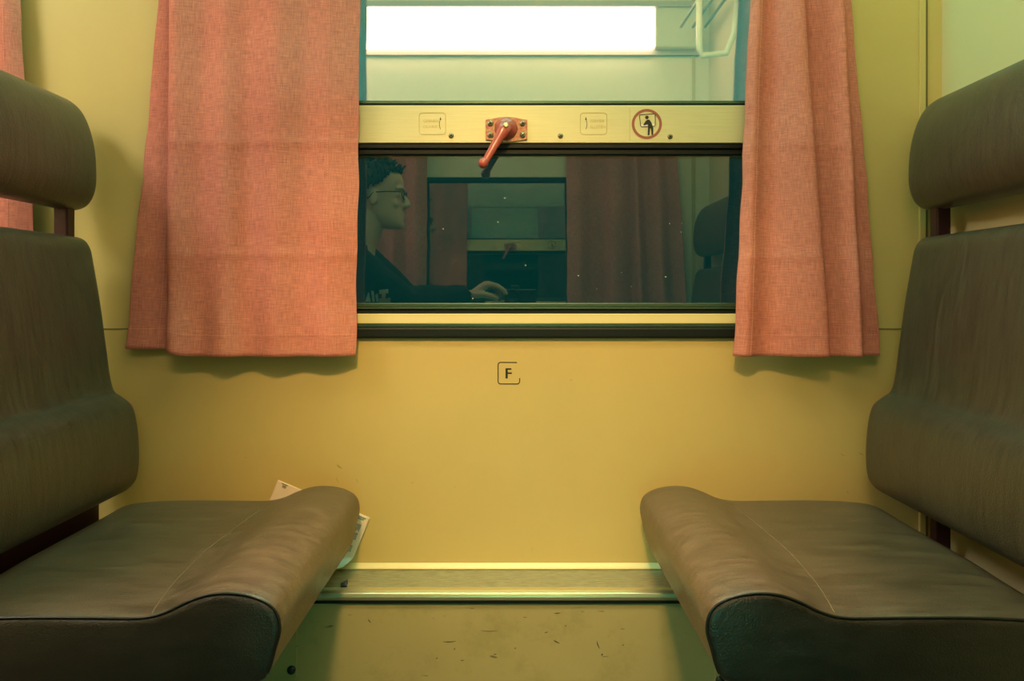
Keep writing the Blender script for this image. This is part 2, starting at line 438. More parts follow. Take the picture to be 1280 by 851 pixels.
instruction('closing_instruction', 'faint engraved rounded square reading FERMER SLUITEN, between red crank and round pictogram', 725.5, 758.5, ('FERMER', 'SLUITEN'), 733, 738)

# do-not-lean-out pictogram
y = -.0081
sg = thing('warning_sign', 'round red-ringed pictogram of a figure leaning out, right end of window band', 'sign', P(808, 174, y))
c = P(808.5, 155, y); pxm = (y-CAMY)/F
obj('sticker_edge', ribbon(bmesh.new(), [(PX(787.2, y), PZ(135, y)), (PX(787.2, y), PZ(175.5, y))], .0007, y, .0002), M['faint'], sg)
bm = ribbon(bmesh.new(), arc(c.x, c.z, 17.2*pxm, 0, 350, 35), 3.3*pxm, y, .0005, True); obj('ring', bm, M['ringred'], sg)
def Q(px, py): v = P(px, py, y); return (v.x, v.z)
bm = ribbon(bmesh.new(), [Q(*p) for p in ((799.5,143.8),(817,142.2),(819,143),(819,156.5),(816.5,158.2),(802.5,158.8),(800.8,157.5),(799.3,144.5))], .9*pxm, y, .0005, True)
obj('window_outline', bm, M['ink'], sg)
obj('window_sill_patch', poly_xz(bmesh.new(), [Q(801,155.4), Q(818.5,154.6), Q(818.5,157.4), Q(801.5,158.0)], y, .0003), M['sign_white'], sg)
bm = poly_xz(bmesh.new(), arc(*Q(808.6,146.7), 2.2*pxm, 0, 345, 22), y, .0008)
poly_xz(bm, [Q(*p) for p in ((807.2,151.2),(809.5,149.6),(812,150),(814,153),(815.8,157.5),(816.6,161),(816.3,168.6),(814.4,168.6),(813.8,160.5),(812.6,160.2),(811.6,169),(809.6,169),(810,159),(809.8,155.6),(807.5,155.8),(805,157),(804.2,155.2),(806,153.2))][::-1], y, .0008)
obj('leaning_figure', bm, M['ink'], sg)

# window crank
y = -.008
ck = thing('window_crank', 'red enamelled crank handle on a four-screw plate at the middle of the window band', 'crank', P(633, 178, y))
def q(px, py): v = P(px, py, y); return (v.x, v.z)
out = [q(607,150), q(617,148.5), q(625,146.6), q(633,146.2), q(641,146.6), q(649,148.5), q(659,150), q(659,175.2), q(649,176.3), q(641,177.8), q(633,178.2), q(625,177.8), q(617,176.3), q(607,175.2)]
obj('mounting_plate', poly_xz(bmesh.new(), out[::-1], y, .004), M['plate'], ck, bevel=.001)
c = P(632.5, 161, y)
bm = bmesh.new(); R = 14.2*pxm
lathe_y(bm, [(R, y-.003), (R, y-.006), (R*.95, y-.010), (R*.82, y-.0155), (R*.6, y-.020), (R*.45, y-.023), (R*.42, y-.030), (R*.30, y-.032)], c.x, c.z, 36)
obj('boss', bm, M['crank'], ck, True)
for px, py in ((613, 154.3), (653.3, 154.3), (613, 168.8), (653.3, 168.8)): screw_at(px, py, y-.004, ck, .0058)
kn = P(604.3, 204.5, y-.045)
a0 = Vector((c.x, y-.027, c.z)); a1 = Vector((kn.x, y-.040, kn.z))
bm = tube(bmesh.new(), [a0+(a1-a0)*t for t in (-.04, .12, .3, .6, .9, 1.0)], [.0120, .0122, .0092, .0076, .0068, .0075], 16, True, ((0,1,0), .6))
obj('arm', bm, M['crank'], ck, True)
bm = lathe_y(bmesh.new(), [(.0050, a1.y+.004), (.0078, a1.y+.001), (.0096, a1.y-.006), (.0096, a1.y-.013), (.0082, a1.y-.019), (.0045, a1.y-.0225)], a1.x, a1.z, 20)
obj('knob', bm, M['crank'], ck, True)
bm = lathe_y(bmesh.new(), [(.0052, a0.y-.003), (.0052, a0.y-.0085), (.0035, a0.y-.0095)], c.x, c.z, 6)
nut = obj('hub_bolt', bm, M['brown_line'], ck)

# seat letter F with its broken frame
y = -.0002
fs = thing('seat_letter_sign', 'small black letter F in a broken rounded square under the window', 'sign', P(636, 482, y))
def q(px, py): v = P(px, py, y); return (v.x, v.z)
k = (y-CAMY)/F
x0, z1 = q(622.6, 452.8); x1, z0 = q(649.6, 479.8); r = 3.3*k
pts = [q(646.2, 453)] + arc(x0+r, z1-r, r, 90, 180, 5) + arc(x0+r, z0+r, r, 180, 270, 5) + arc(x1-r, z0+r, r, 270, 360, 5) + [q(649.6, 472.5)]
obj('frame_line', ribbon(bmesh.new(), pts, 1.15*k, y, .0004), M['ink'], fs)
obj('letter', poly_xz(bmesh.new(), [q(*p) for p in ((631.9,472.8),(631.9,460.2),(639.2,460.2),(639.2,462.0),(634.7,462.0),(634.7,465.4),(639.8,465.4),(639.8,467.2),(634.7,467.2),(634.7,472.8))], y, .0005), M['ink'], fs)

# ------------------------------------------------------------------ curtains
def curtain(name, label, path, ztop, hem_bottom, creases, stitch_v, mat_c=None, group=None, side=1, hem_h=.040, ybase=0):
    """path: list of (x_top, x_bottom, y) ; sides are resampled smoothly"""
    pts = catmull([(a, b, c) for a, b, c in path], 14, False)
    # uniform resample
    s = [0]
    for i in range(1, len(pts)): s.append(s[-1]+math.hypot(pts[i][1]-pts[i-1][1], pts[i][2]-pts[i-1][2]))
    N = 260; samp = []
    j = 0
    for i in range(N+1):
        t = s[-1]*i/N
        while j < len(s)-2 and s[j+1] < t: j += 1
        f = (t-s[j])/max(1e-9, s[j+1]-s[j]); samp.append((pts[j].lerp(pts[j+1], min(1,f)), t))
    NZ = 120
    bm = bmesh.new(); uvl = bm.loops.layers.uv.new('UVMap'); grid = []; info = {}
    for r in range(NZ+1):
        row = []; v = r/NZ
        for c_, (p, t) in enumerate(samp):
            zb = hem_bottom(p[1])
            z = ztop+(zb-ztop)*v
            # the photograph fixes x at the frame top (z=1.41) and at the hem
            w = (1.41-z)/(1.41-zb)
            x = p[0]+(p[1]-p[0])*w
            yy = p[2]*(.75+.35*v)+.010*(1-v)*math.sin(t*26)
            yy += -.0045*noise.noise(Vector((x*7, z*3, 3.1)))-.007*noise.noise(Vector((x*3.1, z*5.3, 9)))
            yy += ybase
            for cz, amp in creases: yy -= amp*math.exp(-((z-cz)/.006)**2)
            edge = min(t, s[-1]-t)
            x += .0035*noise.noise(Vector((z*11, edge > .3, 1.7)))*max(0, 1-edge/.06)
            vv = bm.verts.new((x, yy, z)); row.append(vv); info[vv] = (t, z)
        grid.append(row)
    for r in range(NZ):
        for c_ in range(N):
            f = bm.faces.new((grid[r][c_], grid[r][c_+1], grid[r+1][c_+1], grid[r+1][c_]))
            for l in f.loops: l[uvl].uv = info[l.vert]
    lens = s[-1]
    front = -side
    # stitches: small dashes lying on the cloth
    sb = bmesh.new()
    def dash(p, q_, off=.0022):
        d = (q_-p); n_ = Vector((0, -1, 0)) * side; w_ = d.cross(n_).normalized()*.00055
        o_ = n_*off; vs = [sb.verts.new(p+w_+o_), sb.verts.new(p-w_+o_), sb.verts.new(q_-w_+o_), sb.verts.new(q_+w_+o_)]
        vs2 = [sb.verts.new(v.co-n_*.0008) for v in vs]
        sb.faces.new(vs); sb.faces.new(vs2[::-1])
        for i in range(4): sb.faces.new((vs[i], vs[(i+1)%4], vs2[(i+1)%4], vs2[i]))
    def at(ci, zf): # ci column float, zf fraction of height
        r = zf*NZ; r0 = min(NZ-1, int(r)); c0 = min(N-1, int(ci)); a, b = r-r0, ci-c0
        g = lambda i, j: grid[i][j].co
        return (g(r0,c0)*(1-b)+g(r0,c0+1)*b)*(1-a)+(g(r0+1,c0)*(1-b)+g(r0+1,c0+1)*b)*a
    hv = 1-hem_h/(ztop-hem_bottom(0))
    ci = 1.0
    step = N*.0045/lens
    while ci+step*.6 < N-1: dash(at(ci, hv), at(ci+step*.6, hv)); ci += step
    for tv in stitch_v:
        cc = N*tv; zf = .02
        while zf < .995: dash(at(cc, zf), at(cc, zf+.0032)); zf += .0055
    o = obj(name, bm, mat_c or M['curtain'], None, True)
    md = o.modifiers.new('cloth thickness', 'SOLIDIFY'); md.thickness = .0022; md.offset = 0
    # doubled hem
    tag(o, label, 'curtain', group)
    obj('stitching', sb, M['thread'], o)
    return o
yc = -.045
def X(px): return PX(px, yc)
zh = PZ(445, yc)
creL = [(PZ(178, yc), .0016), (PZ(318, yc), .0018)]
pathL = [(X(192), X(150), -.020), (X(205), X(172), -.024), (X(222), X(200), -.018), (X(240), X(226), -.014), (X(246), X(240), -.018), (X(238), X(232), -.026),
         (X(214), X(211), -.036), (X(213), X(209), -.044), (X(222), X(218), -.054), (X(252), X(250), -.044), (X(280), X(282), -.060), (X(310), X(312), -.042), (X(345), X(345), -.058), (X(380), X(378), -.044), (X(415), X(412), -.052), (X(448), X(444), -.034)]
def hemL(x): return zh + (.012 if x < X(200) else .012*max(0, (X(232)-x))/(X(232)-X(200)) if x < X(232) else 0) 
curtain('window_curtain', 'wide coral curtain left of the window, its outer edge folded behind', pathL, 1.60, hemL, creL, (.11, .90), group=None)
pathR = [(X(941), X(917), -.040), (X(951), X(930), -.056), (X(965), X(955), -.040), (X(978), X(985), -.052), (X(990), X(1012), -.064), (X(999), X(1028), -.066), (X(1001), X(1030), -.056), (X(992), X(1016), -.030), (X(986), X(1008), -.018), (X(996), X(1024), -.014),
         (X(1012), X(1036), -.034), (X(1030), X(1052), -.046), (X(1046), X(1068), -.060), (X(1053), X(1073), -.060), (X(1053), X(1074), -.048), (X(1046), X(1062), -.026), (X(1042), X(1056), -.014), (X(1050), X(1070), -.012), (X(1060), X(1086), -.028), (X(1070), X(1104), -.030)]
creR = [(PZ(182, yc), .0012), (PZ(322, yc), .0018)]
curtain('window_curtain', 'pleated coral curtain right of the window, falling in three folds', pathR, 1.60, lambda x: zh, creR, (.07,))
# neighbour bay curtain seen past the left headrest
pathN = [(X(-420), X(-420), -.05), (X(-330), X(-330), -.025), (X(-250), X(-250), -.05), (X(-160), X(-160), -.025), (X(-90), X(-90), -.05), (X(-40), X(-36), -.03), (X(0), X(12), -.045), (X(18), X(50), -.034)]
curtain('window_curtain', 'coral curtain at the far left, partly hidden by the left headrest', pathN, 1.60, lambda x: zh, creL, (.93,))
# corridor-side curtains, seen in the glass
def XB(px): return (px-640)/F*(3.53+.02)/1.0
yb = YB+.05
rs = 3.58/F
def XR_(px): return (px-640)*(3.55-.04)/F
pb = [(XR_(708), XR_(710), .0), (XR_(722), XR_(726), .022), (XR_(738), XR_(740), -.012), (XR_(752), XR_(756), -.016), (XR_(762), XR_(765), .024), (XR_(775), XR_(778), .020), (XR_(788), XR_(794), -.015), (XR_(794), XR_(803), .026),
      (XR_(806), XR_(816), -.01), (XR_(820), XR_(832), .020), (XR_(832), XR_(846), -.01), (XR_(846), XR_(862), .012)]
pb = [(a, b, c) for a, b, c in pb]
curtain('corridor_curtain', 'pleated coral curtain mirrored in the right half of the lower pane', pb, 1.62, lambda x: .60, [], (), side=-1, ybase=YB+.048)
pb2 = [(XR_(534), XR_(533), 0), (XR_(520), XR_(520), .02), (XR_(508), XR_(507), -.012), (XR_(492), XR_(492), .02), (XR_(478), XR_(476), -.01), (XR_(462), XR_(460), .018), (XR_(445), XR_(440), -.01), (XR_(425), XR_(418), .01), (XR_(400), XR_(390), 0)]
pb2 = [(a, b, c) for a, b, c in pb2]
curtain('corridor_curtain', 'coral curtain mirrored behind the head of the reflected person', pb2, 1.62, lambda x: .60, [], (), side=-1, ybase=YB+.048)
# rods (above the picture)
def rod(x0, x1, y, label):
    t = thing('curtain_rod', label, 'curtain rod', ((x0+x1)/2, y, 1.615))
    obj('rod', tube(bmesh.new(), [(x0, y, 1.612), (x1, y, 1.612)], .006, 12), M['screw'], t, True)
    for x in (x0+.03, x1-.03):
        w = 0 if y > -1 else YB
        obj('bracket', bx((x-.006, min(w, y), 1.604), (x+.006, max(w, y), 1.620)), M['screw'], t)
rod(-.80, .80, -.036, 'steel curtain rod over the compartment window')
rod(-1.75, -.92, -.036, 'steel curtain rod over the next bay window')
rod(-.86, .78, YB+.048, 'steel curtain rod on the corridor wall')

# ------------------------------------------------------------------ seats
def loft(name, prof, y0, y1, r0, r1, material, parent, zfun=None, per=6, nseg=22, r0u=None):
    """closed (u,z) profile lofted from y0 (far, at the wall) to y1 (near); ends rounded by r0, r1"""
    pr = catmull(prof, per); n = len(pr)
    nrm = []
    for i in range(n):
        d = (pr[(i+1)%n]-pr[i-1]).normalized(); nrm.append(Vector((-d.y, d.x)))
    area = sum(pr[i].x*pr[(i+1)%n].y-pr[(i+1)%n].x*pr[i].y for i in range(n))
    sgn = 1 if area > 0 else -1   # inward
    secs = []
    for k in range(6): a = PI/2*k/6; secs.append((y0-r0*(1-math.sin(a)) if False else y0-r0*(1-math.cos(PI/2-a)) if False else y0 - r0*(1-math.cos(a)) , r0*(1-math.sin(a))))
    ys = [y0-r0+(y1+r1-(y0-r0))*k/nseg for k in range(nseg+1)]
    secs += [(yy, 0) for yy in ys]
    for k in range(1, 7): a = PI/2*k/6; secs.append((y1+r1-r1*math.sin(a), r1*(1-math.cos(a))))
    bm = bmesh.new(); rings = []
    for yy, ins in secs:
        ring = []
        for i in range(n):
            p = pr[i]+nrm[i]*sgn*ins
            z = p.y+(zfun(p.x, yy, p.y) if zfun else 0)
            ring.append(bm.verts.new((p.x, yy, CAMZ+z)))
        rings.append(ring)
    for a, b in zip(rings, rings[1:]):
        for i in range(n): bm.faces.new((a[i], a[(i+1)%n], b[(i+1)%n], b[i]))
    bm.faces.new(rings[0]); bm.faces.new(rings[-1][::-1])
    return bm, pr
def mirror(bm, sign, du, dy):
    for v in bm.verts: v.co.x = sign*(v.co.x+du); v.co.y += dy
    return bm
CUSH = [(.268,-.476),(.254,-.462),(.246,-.430),(.240,-.400),(.247,-.376),(.270,-.362),(.300,-.3565),(.330,-.358),(.356,-.366),(.384,-.378),(.415,-.3835),(.48,-.383),(.56,-.383),(.63,-.386),(.68,-.393),(.705,-.412),(.708,-.445),(.695,-.474),(.60,-.480),(.45,-.480),(.33,-.480)]
BACK = [(.676,-.352),(.668,-.325),(.667,-.285),(.671,-.240),(.680,-.207),(.698,-.190),(.714,-.178),(.722,-.150),(.730,-.09),(.741,-.01),(.753,.06),(.760,.092),(.773,.108),(.792,.110),(.806,.090),(.808,.0),(.806,-.15),(.800,-.28),(.785,-.345),(.74,-.368),(.70,-.370)]
HEAD = [(.778,.163),(.760,.176),(.749,.205),(.748,.245),(.752,.285),(.762,.322),(.778,.352),(.800,.370),(.816,.372),(.828,.355),(.832,.30),(.832,.23),(.826,.180),(.805,.162)]
YN = -.60   # near end
def sstep(x): x = max(0., min(1., x)); return x*x*(3-2*x)
def cush_z(u, yy, z):
    t = (yy+.03)/(YN+.03)
    k = sstep((z+.475)/.085)
    d = -t*(.001+.003*sstep((u-.30)/.12))
    d += -.010*max(0, (t-.80)/.20)**2
    d += -.004*math.exp(-((u-.50)/.12)**2-((yy+.30)/.2)**2)
    d += .0035*noise.noise(Vector((u*9, yy*7, 2)))*(math.sin(PI*min(1, max(0, t))))
    return d*k

def make_seat(sign, du, dback, dy, label, ref_only=False, far_gap=-.035, group=None):
    t = thing('padded_bench', label, 'seat', (sign*(.55+du), -.32+dy, 0), group)
    bm, pr = loft('c', CUSH, far_gap, YN, .030, .007, None, t, cush_z)
    seat = obj('seat_cushion', mirror(bm, sign, du, dy), M['leather'], t, True)
    # border panel facing the camera, shade painted into its dark colour, bounded by the welt
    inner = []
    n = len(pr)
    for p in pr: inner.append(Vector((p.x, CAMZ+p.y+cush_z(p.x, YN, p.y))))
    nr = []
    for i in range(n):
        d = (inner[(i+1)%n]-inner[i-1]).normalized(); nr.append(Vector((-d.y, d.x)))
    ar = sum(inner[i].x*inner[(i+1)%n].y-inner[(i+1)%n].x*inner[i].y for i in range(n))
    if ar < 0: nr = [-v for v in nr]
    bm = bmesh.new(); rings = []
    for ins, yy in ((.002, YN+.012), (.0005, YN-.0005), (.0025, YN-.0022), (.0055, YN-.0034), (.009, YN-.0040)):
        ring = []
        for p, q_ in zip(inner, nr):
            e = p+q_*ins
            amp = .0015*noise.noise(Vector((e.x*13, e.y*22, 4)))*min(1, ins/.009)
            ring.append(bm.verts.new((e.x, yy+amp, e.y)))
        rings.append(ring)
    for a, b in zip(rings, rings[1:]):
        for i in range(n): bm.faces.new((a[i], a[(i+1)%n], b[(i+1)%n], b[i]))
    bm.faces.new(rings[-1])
    obj('side_border', mirror(bm, sign, du, dy), M['leather_side_shade'], t, True)
    # welt along the near edge of the top and down the front corner
    path = [Vector((p.x, YN-.001, p.y+.0008)) for p in inner if not (p.y < CAMZ-.468)]
    i0 = max(range(len(path)), key=lambda i: (path[i]-path[i-1]).length)
    path = path[i0:]+path[:i0]
    obj('piping', mirror(tube(bmesh.new(), path, .0017, 8), sign, du, dy), M['piping'], t, True)
    # seam between front roll and sitting area
    top = [p for p in pr if p.y > -.40]
    def ztop(u, yy):
        c_ = sorted(top, key=lambda p: p.x)
        for a, b in zip(c_, c_[1:]):
            if a.x <= u <= b.x:
                f = (u-a.x)/max(1e-6, b.x-a.x); z = a.y+(b.y-a.y)*f; return CAMZ+z+cush_z(u, yy, z)
        return CAMZ-.385
    pts = []
    for k in range(30):
        yy = YN+.009+(.50)*k/29; u = .402+.018*math.sin(PI*k/29)
        pts.append((u, yy, ztop(u, yy)+.0002))
    obj('seam', mirror(tube(bmesh.new(), pts, .0008, 6), sign, du, dy), M['stitch'], t, True)
    bm, _ = loft('b', BACK, far_gap, YN-.01, .028, .02, None, t)
    obj('backrest', mirror(bm, sign, du+dback, dy), M['leather_back'], t, True)
    bm, _ = loft('h', HEAD, far_gap, YN-.01, .028, .025, None, t)
    obj('headrest', mirror(bm, sign, du+dback, dy), M['leather_back'], t, True)
    for yy in (-.085, -.53):
        obj('post', mirror(bx((.780, yy-.014, .34), (.806, yy+.014, CAMZ+.30)), sign, du+dback, dy), M['post'], t, bevel=.003)
    if sign < 0 and dy == 0:
        obj('back_rail', bx((-.800, -.62, CAMZ-.440), (-.768, -.075, CAMZ-.320)), M['post'], t, bevel=.004)
    obj('base', mirror(bx((.44, YN+.05, 0), (.77, -.17, CAMZ-.476)), sign, du, dy), M['seat_base'], t, bevel=.004)
    obj('underframe', mirror(bx((.30, YN+.04, CAMZ-.492), (.78, -.18, CAMZ-.474)), sign, du, dy), M['seat_base'], t, bevel=.004)
    return t
make_seat(1, 0, 0, 0, 'brown leather train seat right of the window with a brown headrest')
make_seat(-1, .046, -.010, 0, 'brown leather train seat left of the window, a paper ticket tucked behind it')
make_seat(1, 0, 0, -1.20, 'brown leather seat by the corridor, its headrest mirrored at the right edge of the window')
make_seat(-1, .046, -.010, -1.20, 'brown leather seat by the corridor carrying the reflected person')
# corner plates on the lower wall under the seats
def plate(px0, px1, py0, py1, label, bolt):
    yy = LP-.004
    a, b = P(px0, py0, yy), P(px1, py1, yy)
    t = thing('wall_bracket', label, 'bracket', ((a.x+b.x)/2, yy, min(a.z, b.z)))
    obj('plate', bx((min(a.x, b.x), yy, b.z), (max(a.x, b.x), LP, a.z)), M['lower'], t, bevel=.001)
    c = P(*bolt, yy); bm = lathe_y(bmesh.new(), [(.008, yy), (.008, yy-.003), (.005, yy-.006)], c.x, c.z, 12)
    obj('bolt', bm, M['piping'], t, True)
plate(300, 371, 770, 846, 'small painted bracket with one bolt, low on the wall under the left seat', (364.5, 837))
plate(893, 960, 800, 880, 'small painted bracket low on the wall under the right seat', (900, 850))

# ------------------------------------------------------------------ ticket and scrap
tk = None
def ticket():
    o0 = P(347.5, 599.5, -.006); ax = (P(462.5, 647, -.006)-o0); W = ax.length; ux = ax.normalized()
    uy = Vector((ux.z, 0, -ux.x))   # down the sheet
    if uy.z > 0: uy = -uy
    H = .135
    def pt(a, b):
        p = o0+ux*a+uy*b
        lim = ledge_z+.012
        yy = -.006-.010*(b/H)**2
        # the lower right corner curls where it meets the ledge
        if p.z < lim+.012:
            e = lim+.012-p.z; yy -= e*.75; p.z = max(lim+.0010, p.z+e*.45); p.x -= e*.35
        return Vector((p.x, yy, p.z))
    bm = bmesh.new(); NA, NB = 60, 44
    def lay(bm, a0, a1, b0, b1, off, na, nb):
        g = [[bm.verts.new(pt(a0+(a1-a0)*i/na, b0+(b1-b0)*j/nb)+Vector((0, -off, 0))) for i in range(na+1)] for j in range(nb+1)]
        for j in range(nb):
            for i in range(na): bm.faces.new((g[j][i], g[j][i+1], g[j+1][i+1], g[j+1][i]))
    lay(bm, 0, W, 0, H, 0, NA, NB)
    t = obj('train_ticket', bm, M['paper'], None, True)
    md = t.modifiers.new('sheet', 'SOLIDIFY'); md.thickness = .0004; md.offset = 0
    tag(t, 'white printed paper ticket wedged between the left seat and the wall', 'ticket')
    bm = bmesh.new()
    for b in (.004, .0075): 
        x = W-.034
        while x < W-.009: w = random.uniform(.001, .0035); lay(bm, x, x+w, b, b+.0022, .0011, 2, 2); x += w+.0006
    obj('teal_print', bm, M['print_teal'], t)
    bm = bmesh.new()
    for bb, n_ in ((.019, 5), (.037, 8), (.062, 6)):
        for r in range(n_):
            a = W-.010-r*.0021
            b = bb
            while b < bb+.012: w = random.uniform(.0008, .003); lay(bm, a-.0014, a, b, b+w, .0011, 1, 2); b += w+.0007
    obj('dark_print', bm, M['print_grey'], t); bm = bmesh.new()
    for k in range(5): lay(bm, .013+k*.0016, .0140+k*.0016, .0045+random.uniform(0, .001), .0105, .0011, 1, 2)
    lay(bm, .0100, .0225, .0025, .0040, .0011, 4, 1)
    obj('dark_print', bm, M['print_grey'], t)
    return t
ticket()
c = P(431, 729, -.10); bm = bmesh.new()
bmesh.ops.create_icosphere(bm, subdivisions=2, radius=.007, matrix=Matrix.Translation((c.x, -.100, ledge_z+.0045)))
for v in bm.verts:
    d = v.co-Vector((c.x, -.1, ledge_z+.0045)); v.co += d*noise.noise(d*260)*.9; v.co.z = max(v.co.z, ledge_z+.0002)
tag(obj('foil_scrap', bm, M['debris']), 'tiny dark scrap of crumpled foil on the ledge beside the left seat', 'scrap')

# ------------------------------------------------------------------ lamps and rack
def lamp(name, label, x0, x1, y0, y1, z0, z1, face, m, cat='lamp', house=None):
    t = thing(name, label, cat, ((x0+x1)/2, (y0+y1)/2, z0))
    if face == '+y':
        obj('housing', bx((x0-.02, y0, z0-.022), (x1+.20 if x1 < .7 else x1, y0+.012, z1+.022), (x0-.02, y0, z1), (x1+.20 if x1 < .7 else x1, y1+.006, z1+.022), (x0-.02, y0, z0-.022), (x1+.20 if x1 < .7 else x1, y0+.016, z0)), M['lamp_housing'], t)
        if x1 < .7: obj('end_cover', bx((x1, y0+.01, z0), (x1+.19, y1, z1)), M['white_enamel'], t, bevel=.008)
    else:
        obj('housing', bx((x0-.03, y0-.03, z1-.02), (x1+.03, y1+.03, z1)), M['white_enamel'], t, bevel=.004)
    obj('diffuser', bx((x0, y0+.012, z0), (x1, y1, z1-.018 if face != '+y' else z1)), m, t, bevel=.006)
    return t
lamp('wall_lamp', 'long fluorescent lamp glowing white in the upper pane', -.84, .60, YB, YB+.05, 1.875, 2.045, '+y', M['tube_back'])
lamp('ceiling_lamp', 'warm ceiling lamp over the middle of the compartment', -.05, .55, -1.25, -.62, ZC-.05, ZC, 'down', M['tube_ceiling'])
lamp('ceiling_lamp', 'warm ceiling lamp over the next bay', -2.1, -1.5, -1.3, -.7, ZC-.05, ZC, 'down', M['tube_bay'])
lamp('added_fill_lamp', 'added green fill along the ceiling by the window', -.80, .78, -.30, -.06, ZC-.03, ZC, 'down', M['night'])  # added fill out of view, tints the shade green; no known fixture
nl = thing('added_fill_lamp', 'added green fill low on the corridor wall', 'lamp', (-.06, YB, .26))  # added low fill, greens the shade near the floor; no known fixture
obj('housing', bx((-.42, YB, .25), (.30, YB+.02, .42)), M['white_enamel'], nl, bevel=.004)
obj('diffuser', bx((-.40, YB+.02, .27), (.28, YB+.03, .40)), M['fill_low'], nl, bevel=.003)

sd = bpy.data.lights.new('spot_beam', 'SPOT'); so = bpy.data.objects.new('added_wall_spot', sd); COL.objects.link(so)  # added spot before the wall lamp, concentrates light on the window wall
so.location = (-.10, -1.765, 1.938); sd.energy = 122; sd.color = (1, .56, .19); sd.spot_size = math.radians(38); sd.spot_blend = 1.0; sd.shadow_soft_size = .06
so.rotation_euler = (Vector((0, -.02, .62))-so.location).to_track_quat('-Z', 'Y').to_euler()
sd = bpy.data.lights.new('added_seat_spot', 'SPOT'); so = bpy.data.objects.new('added_seat_spot', sd); COL.objects.link(so)  # added unseen spot, brightens the front rolls of the seats
so.location = (0, -.80, ZC-.12); sd.energy = 120; sd.color = (1, .70, .42); sd.spot_size = math.radians(37); sd.spot_blend = 1.0; sd.shadow_soft_size = .06
so.rotation_euler = (Vector((0, -.52, .45))-so.location).to_track_quat('-Z', 'Y').to_euler()
rk = thing('luggage_rack', 'steel luggage rack with white bracket mirrored at top right', 'rack', (.70, -1.0, 1.72))
for i in range(3): obj('rail', tube(bmesh.new(), [(.70+i*.05, -1.8, 1.945), (.70+i*.05, -.55, 1.945)], .006, 10), M['screw'], rk, True)
for yy in (-1.42, -.75):
    bm = bmesh.new()
    tube(bm, [(XR-.004, yy, 1.96), (XR-.02, yy, 1.80), (XR-.05, yy, 1.725), (.70, yy, 1.715), (.69, yy, 1.745), (.69, yy, 1.96)], [.012]*6, 12)
    obj('bracket', bm, M['white_enamel'], rk, True)

# ------------------------------------------------------------------ the person (seen in the glass)
def rings_to(bm, rings):
    R = [[bm.verts.new(v) for v in r] for r in rings]; n = len(R[0])
    for a, b in zip(R, R[1:]):
        for i in range(n): bm.faces.new((a[i], a[(i+1)%n], b[(i+1)%n], b[i]))
    bm.faces.new(R[0][::-1]); bm.faces.new(R[-1]); return bm
HC = Vector((-.490, -1.40, 1.198))
HT = [(-.122,.070,.030,.020),(-.112,.088,.010,.036),(-.090,.093,-.025,.050),(-.065,.091,-.055,.059),(-.035,.089,-.078,.066),(0,.084,-.092,.072),(.03,.093,-.099,.076),(.06,.090,-.099,.077),(.09,.073,-.088,.068),(.112,.045,-.062,.048),(.124,.01,-.03,.02)]
def head_ring(z, f, b, s, n=32, g=0):
    out = []; cx = (f+b)/2; rx = (f-b)/2+g
    for k in range(n):
        a = 2*PI*k/n; ca, sa = math.cos(a), math.sin(a)
        out.append(HC+Vector((cx+rx*math.copysign(abs(ca)**.9, ca), (s+g)*math.copysign(abs(sa)**.9, sa), z)))
    return out
def smooth_table(T, per=4):
    return [tuple(p) for p in [Vector(v) for v in catmull4(T, per)]]
def catmull4(T, per):
    out = []; n = len(T)
    for i in range(n-1):
        p0, p1, p2, p3 = T[max(0,i-1)], T[i], T[i+1], T[min(n-1,i+2)]
        for k in range(per):
            t = k/per; out.append([.5*((2*b)+(c_-a)*t+(2*a-5*b+4*c_-d)*t*t+(3*b-a-3*c_+d)*t**3) for a, b, c_, d in zip(p0, p1, p2, p3)])
    out.append(list(T[-1])); return out
def to_mesh_remesh(name, bm, m, parent, voxel, sm=3):
    o = obj(name, bm, m, parent, True)
    r = o.modifiers.new('join', 'REMESH'); r.mode = 'VOXEL'; r.voxel_size = voxel; r.use_smooth_shade = True
    s_ = o.modifiers.new('soften', 'SMOOTH'); s_.iterations = sm; s_.factor = .5
    return o
body = bmesh.new()
rings_to(body, [head_ring(*r) for r in catmull4(HT, 4)])
H = lambda x, y_, z: HC+Vector((x, y_, z))
tube(body, [H(.078,0,.012), H(.092,0,-.004), H(.106,0,-.024), H(.112,0,-.034), H(.092,0,-.046)], [.007,.0085,.011,.0125,.008], 12)      # nose
for s_ in (-1, 1):
    ball(body, H(.103, s_*.010, -.038), .0085, 10, 8)                       # nostril wing
    ball(body, H(-.006, s_*.074, -.012), 1, 14, 10, (.019, .008, .031), Matrix.Rotation(s_*.25, 3, 'Z')) # ear
    ball(body, H(.070, s_*.030, .000), .0135, 12, 10)                       # closed-in eyeball
    tube(body, [H(.088, s_*.008, .020), H(.090, s_*.028, .025), H(.076, s_*.052, .020)], [.006,.0075,.005], 10)   # brow
    ball(body, H(.064, s_*.038, -.035), .017, 12, 10)                       # cheek
tube(body, [H(.078, -.022, -.070), H(.0925, 0, -.067), H(.078, .022, -.070)], [.004,.0066,.004], 10)
tube(body, [H(.076, -.019, -.079), H(.0915, 0, -.080), H(.076, .019, -.079)], [.004,.0072,.004], 10)
ball(body, H(.080, 0, -.108), .018, 12, 10)                                # chin
tube(body, [H(-.020, 0, -.06), H(-.035, 0, -.11), H(-.060, 0, -.165), H(-.078, 0, -.21)], [.056, .054, .056, .070], 20)  # neck
NB = H(-.078, 0, -.21)
sh = {1: Vector((-.585, -1.245, .965)), -1: Vector((-.585, -1.60, .965))}
elb = {1: Vector((-.395, -1.42, .815)), -1: Vector((-.36, -1.76, .76))}
wri = {1: Vector((-.178, -1.672, .834)), -1: Vector((-.110, -1.735, .775))}
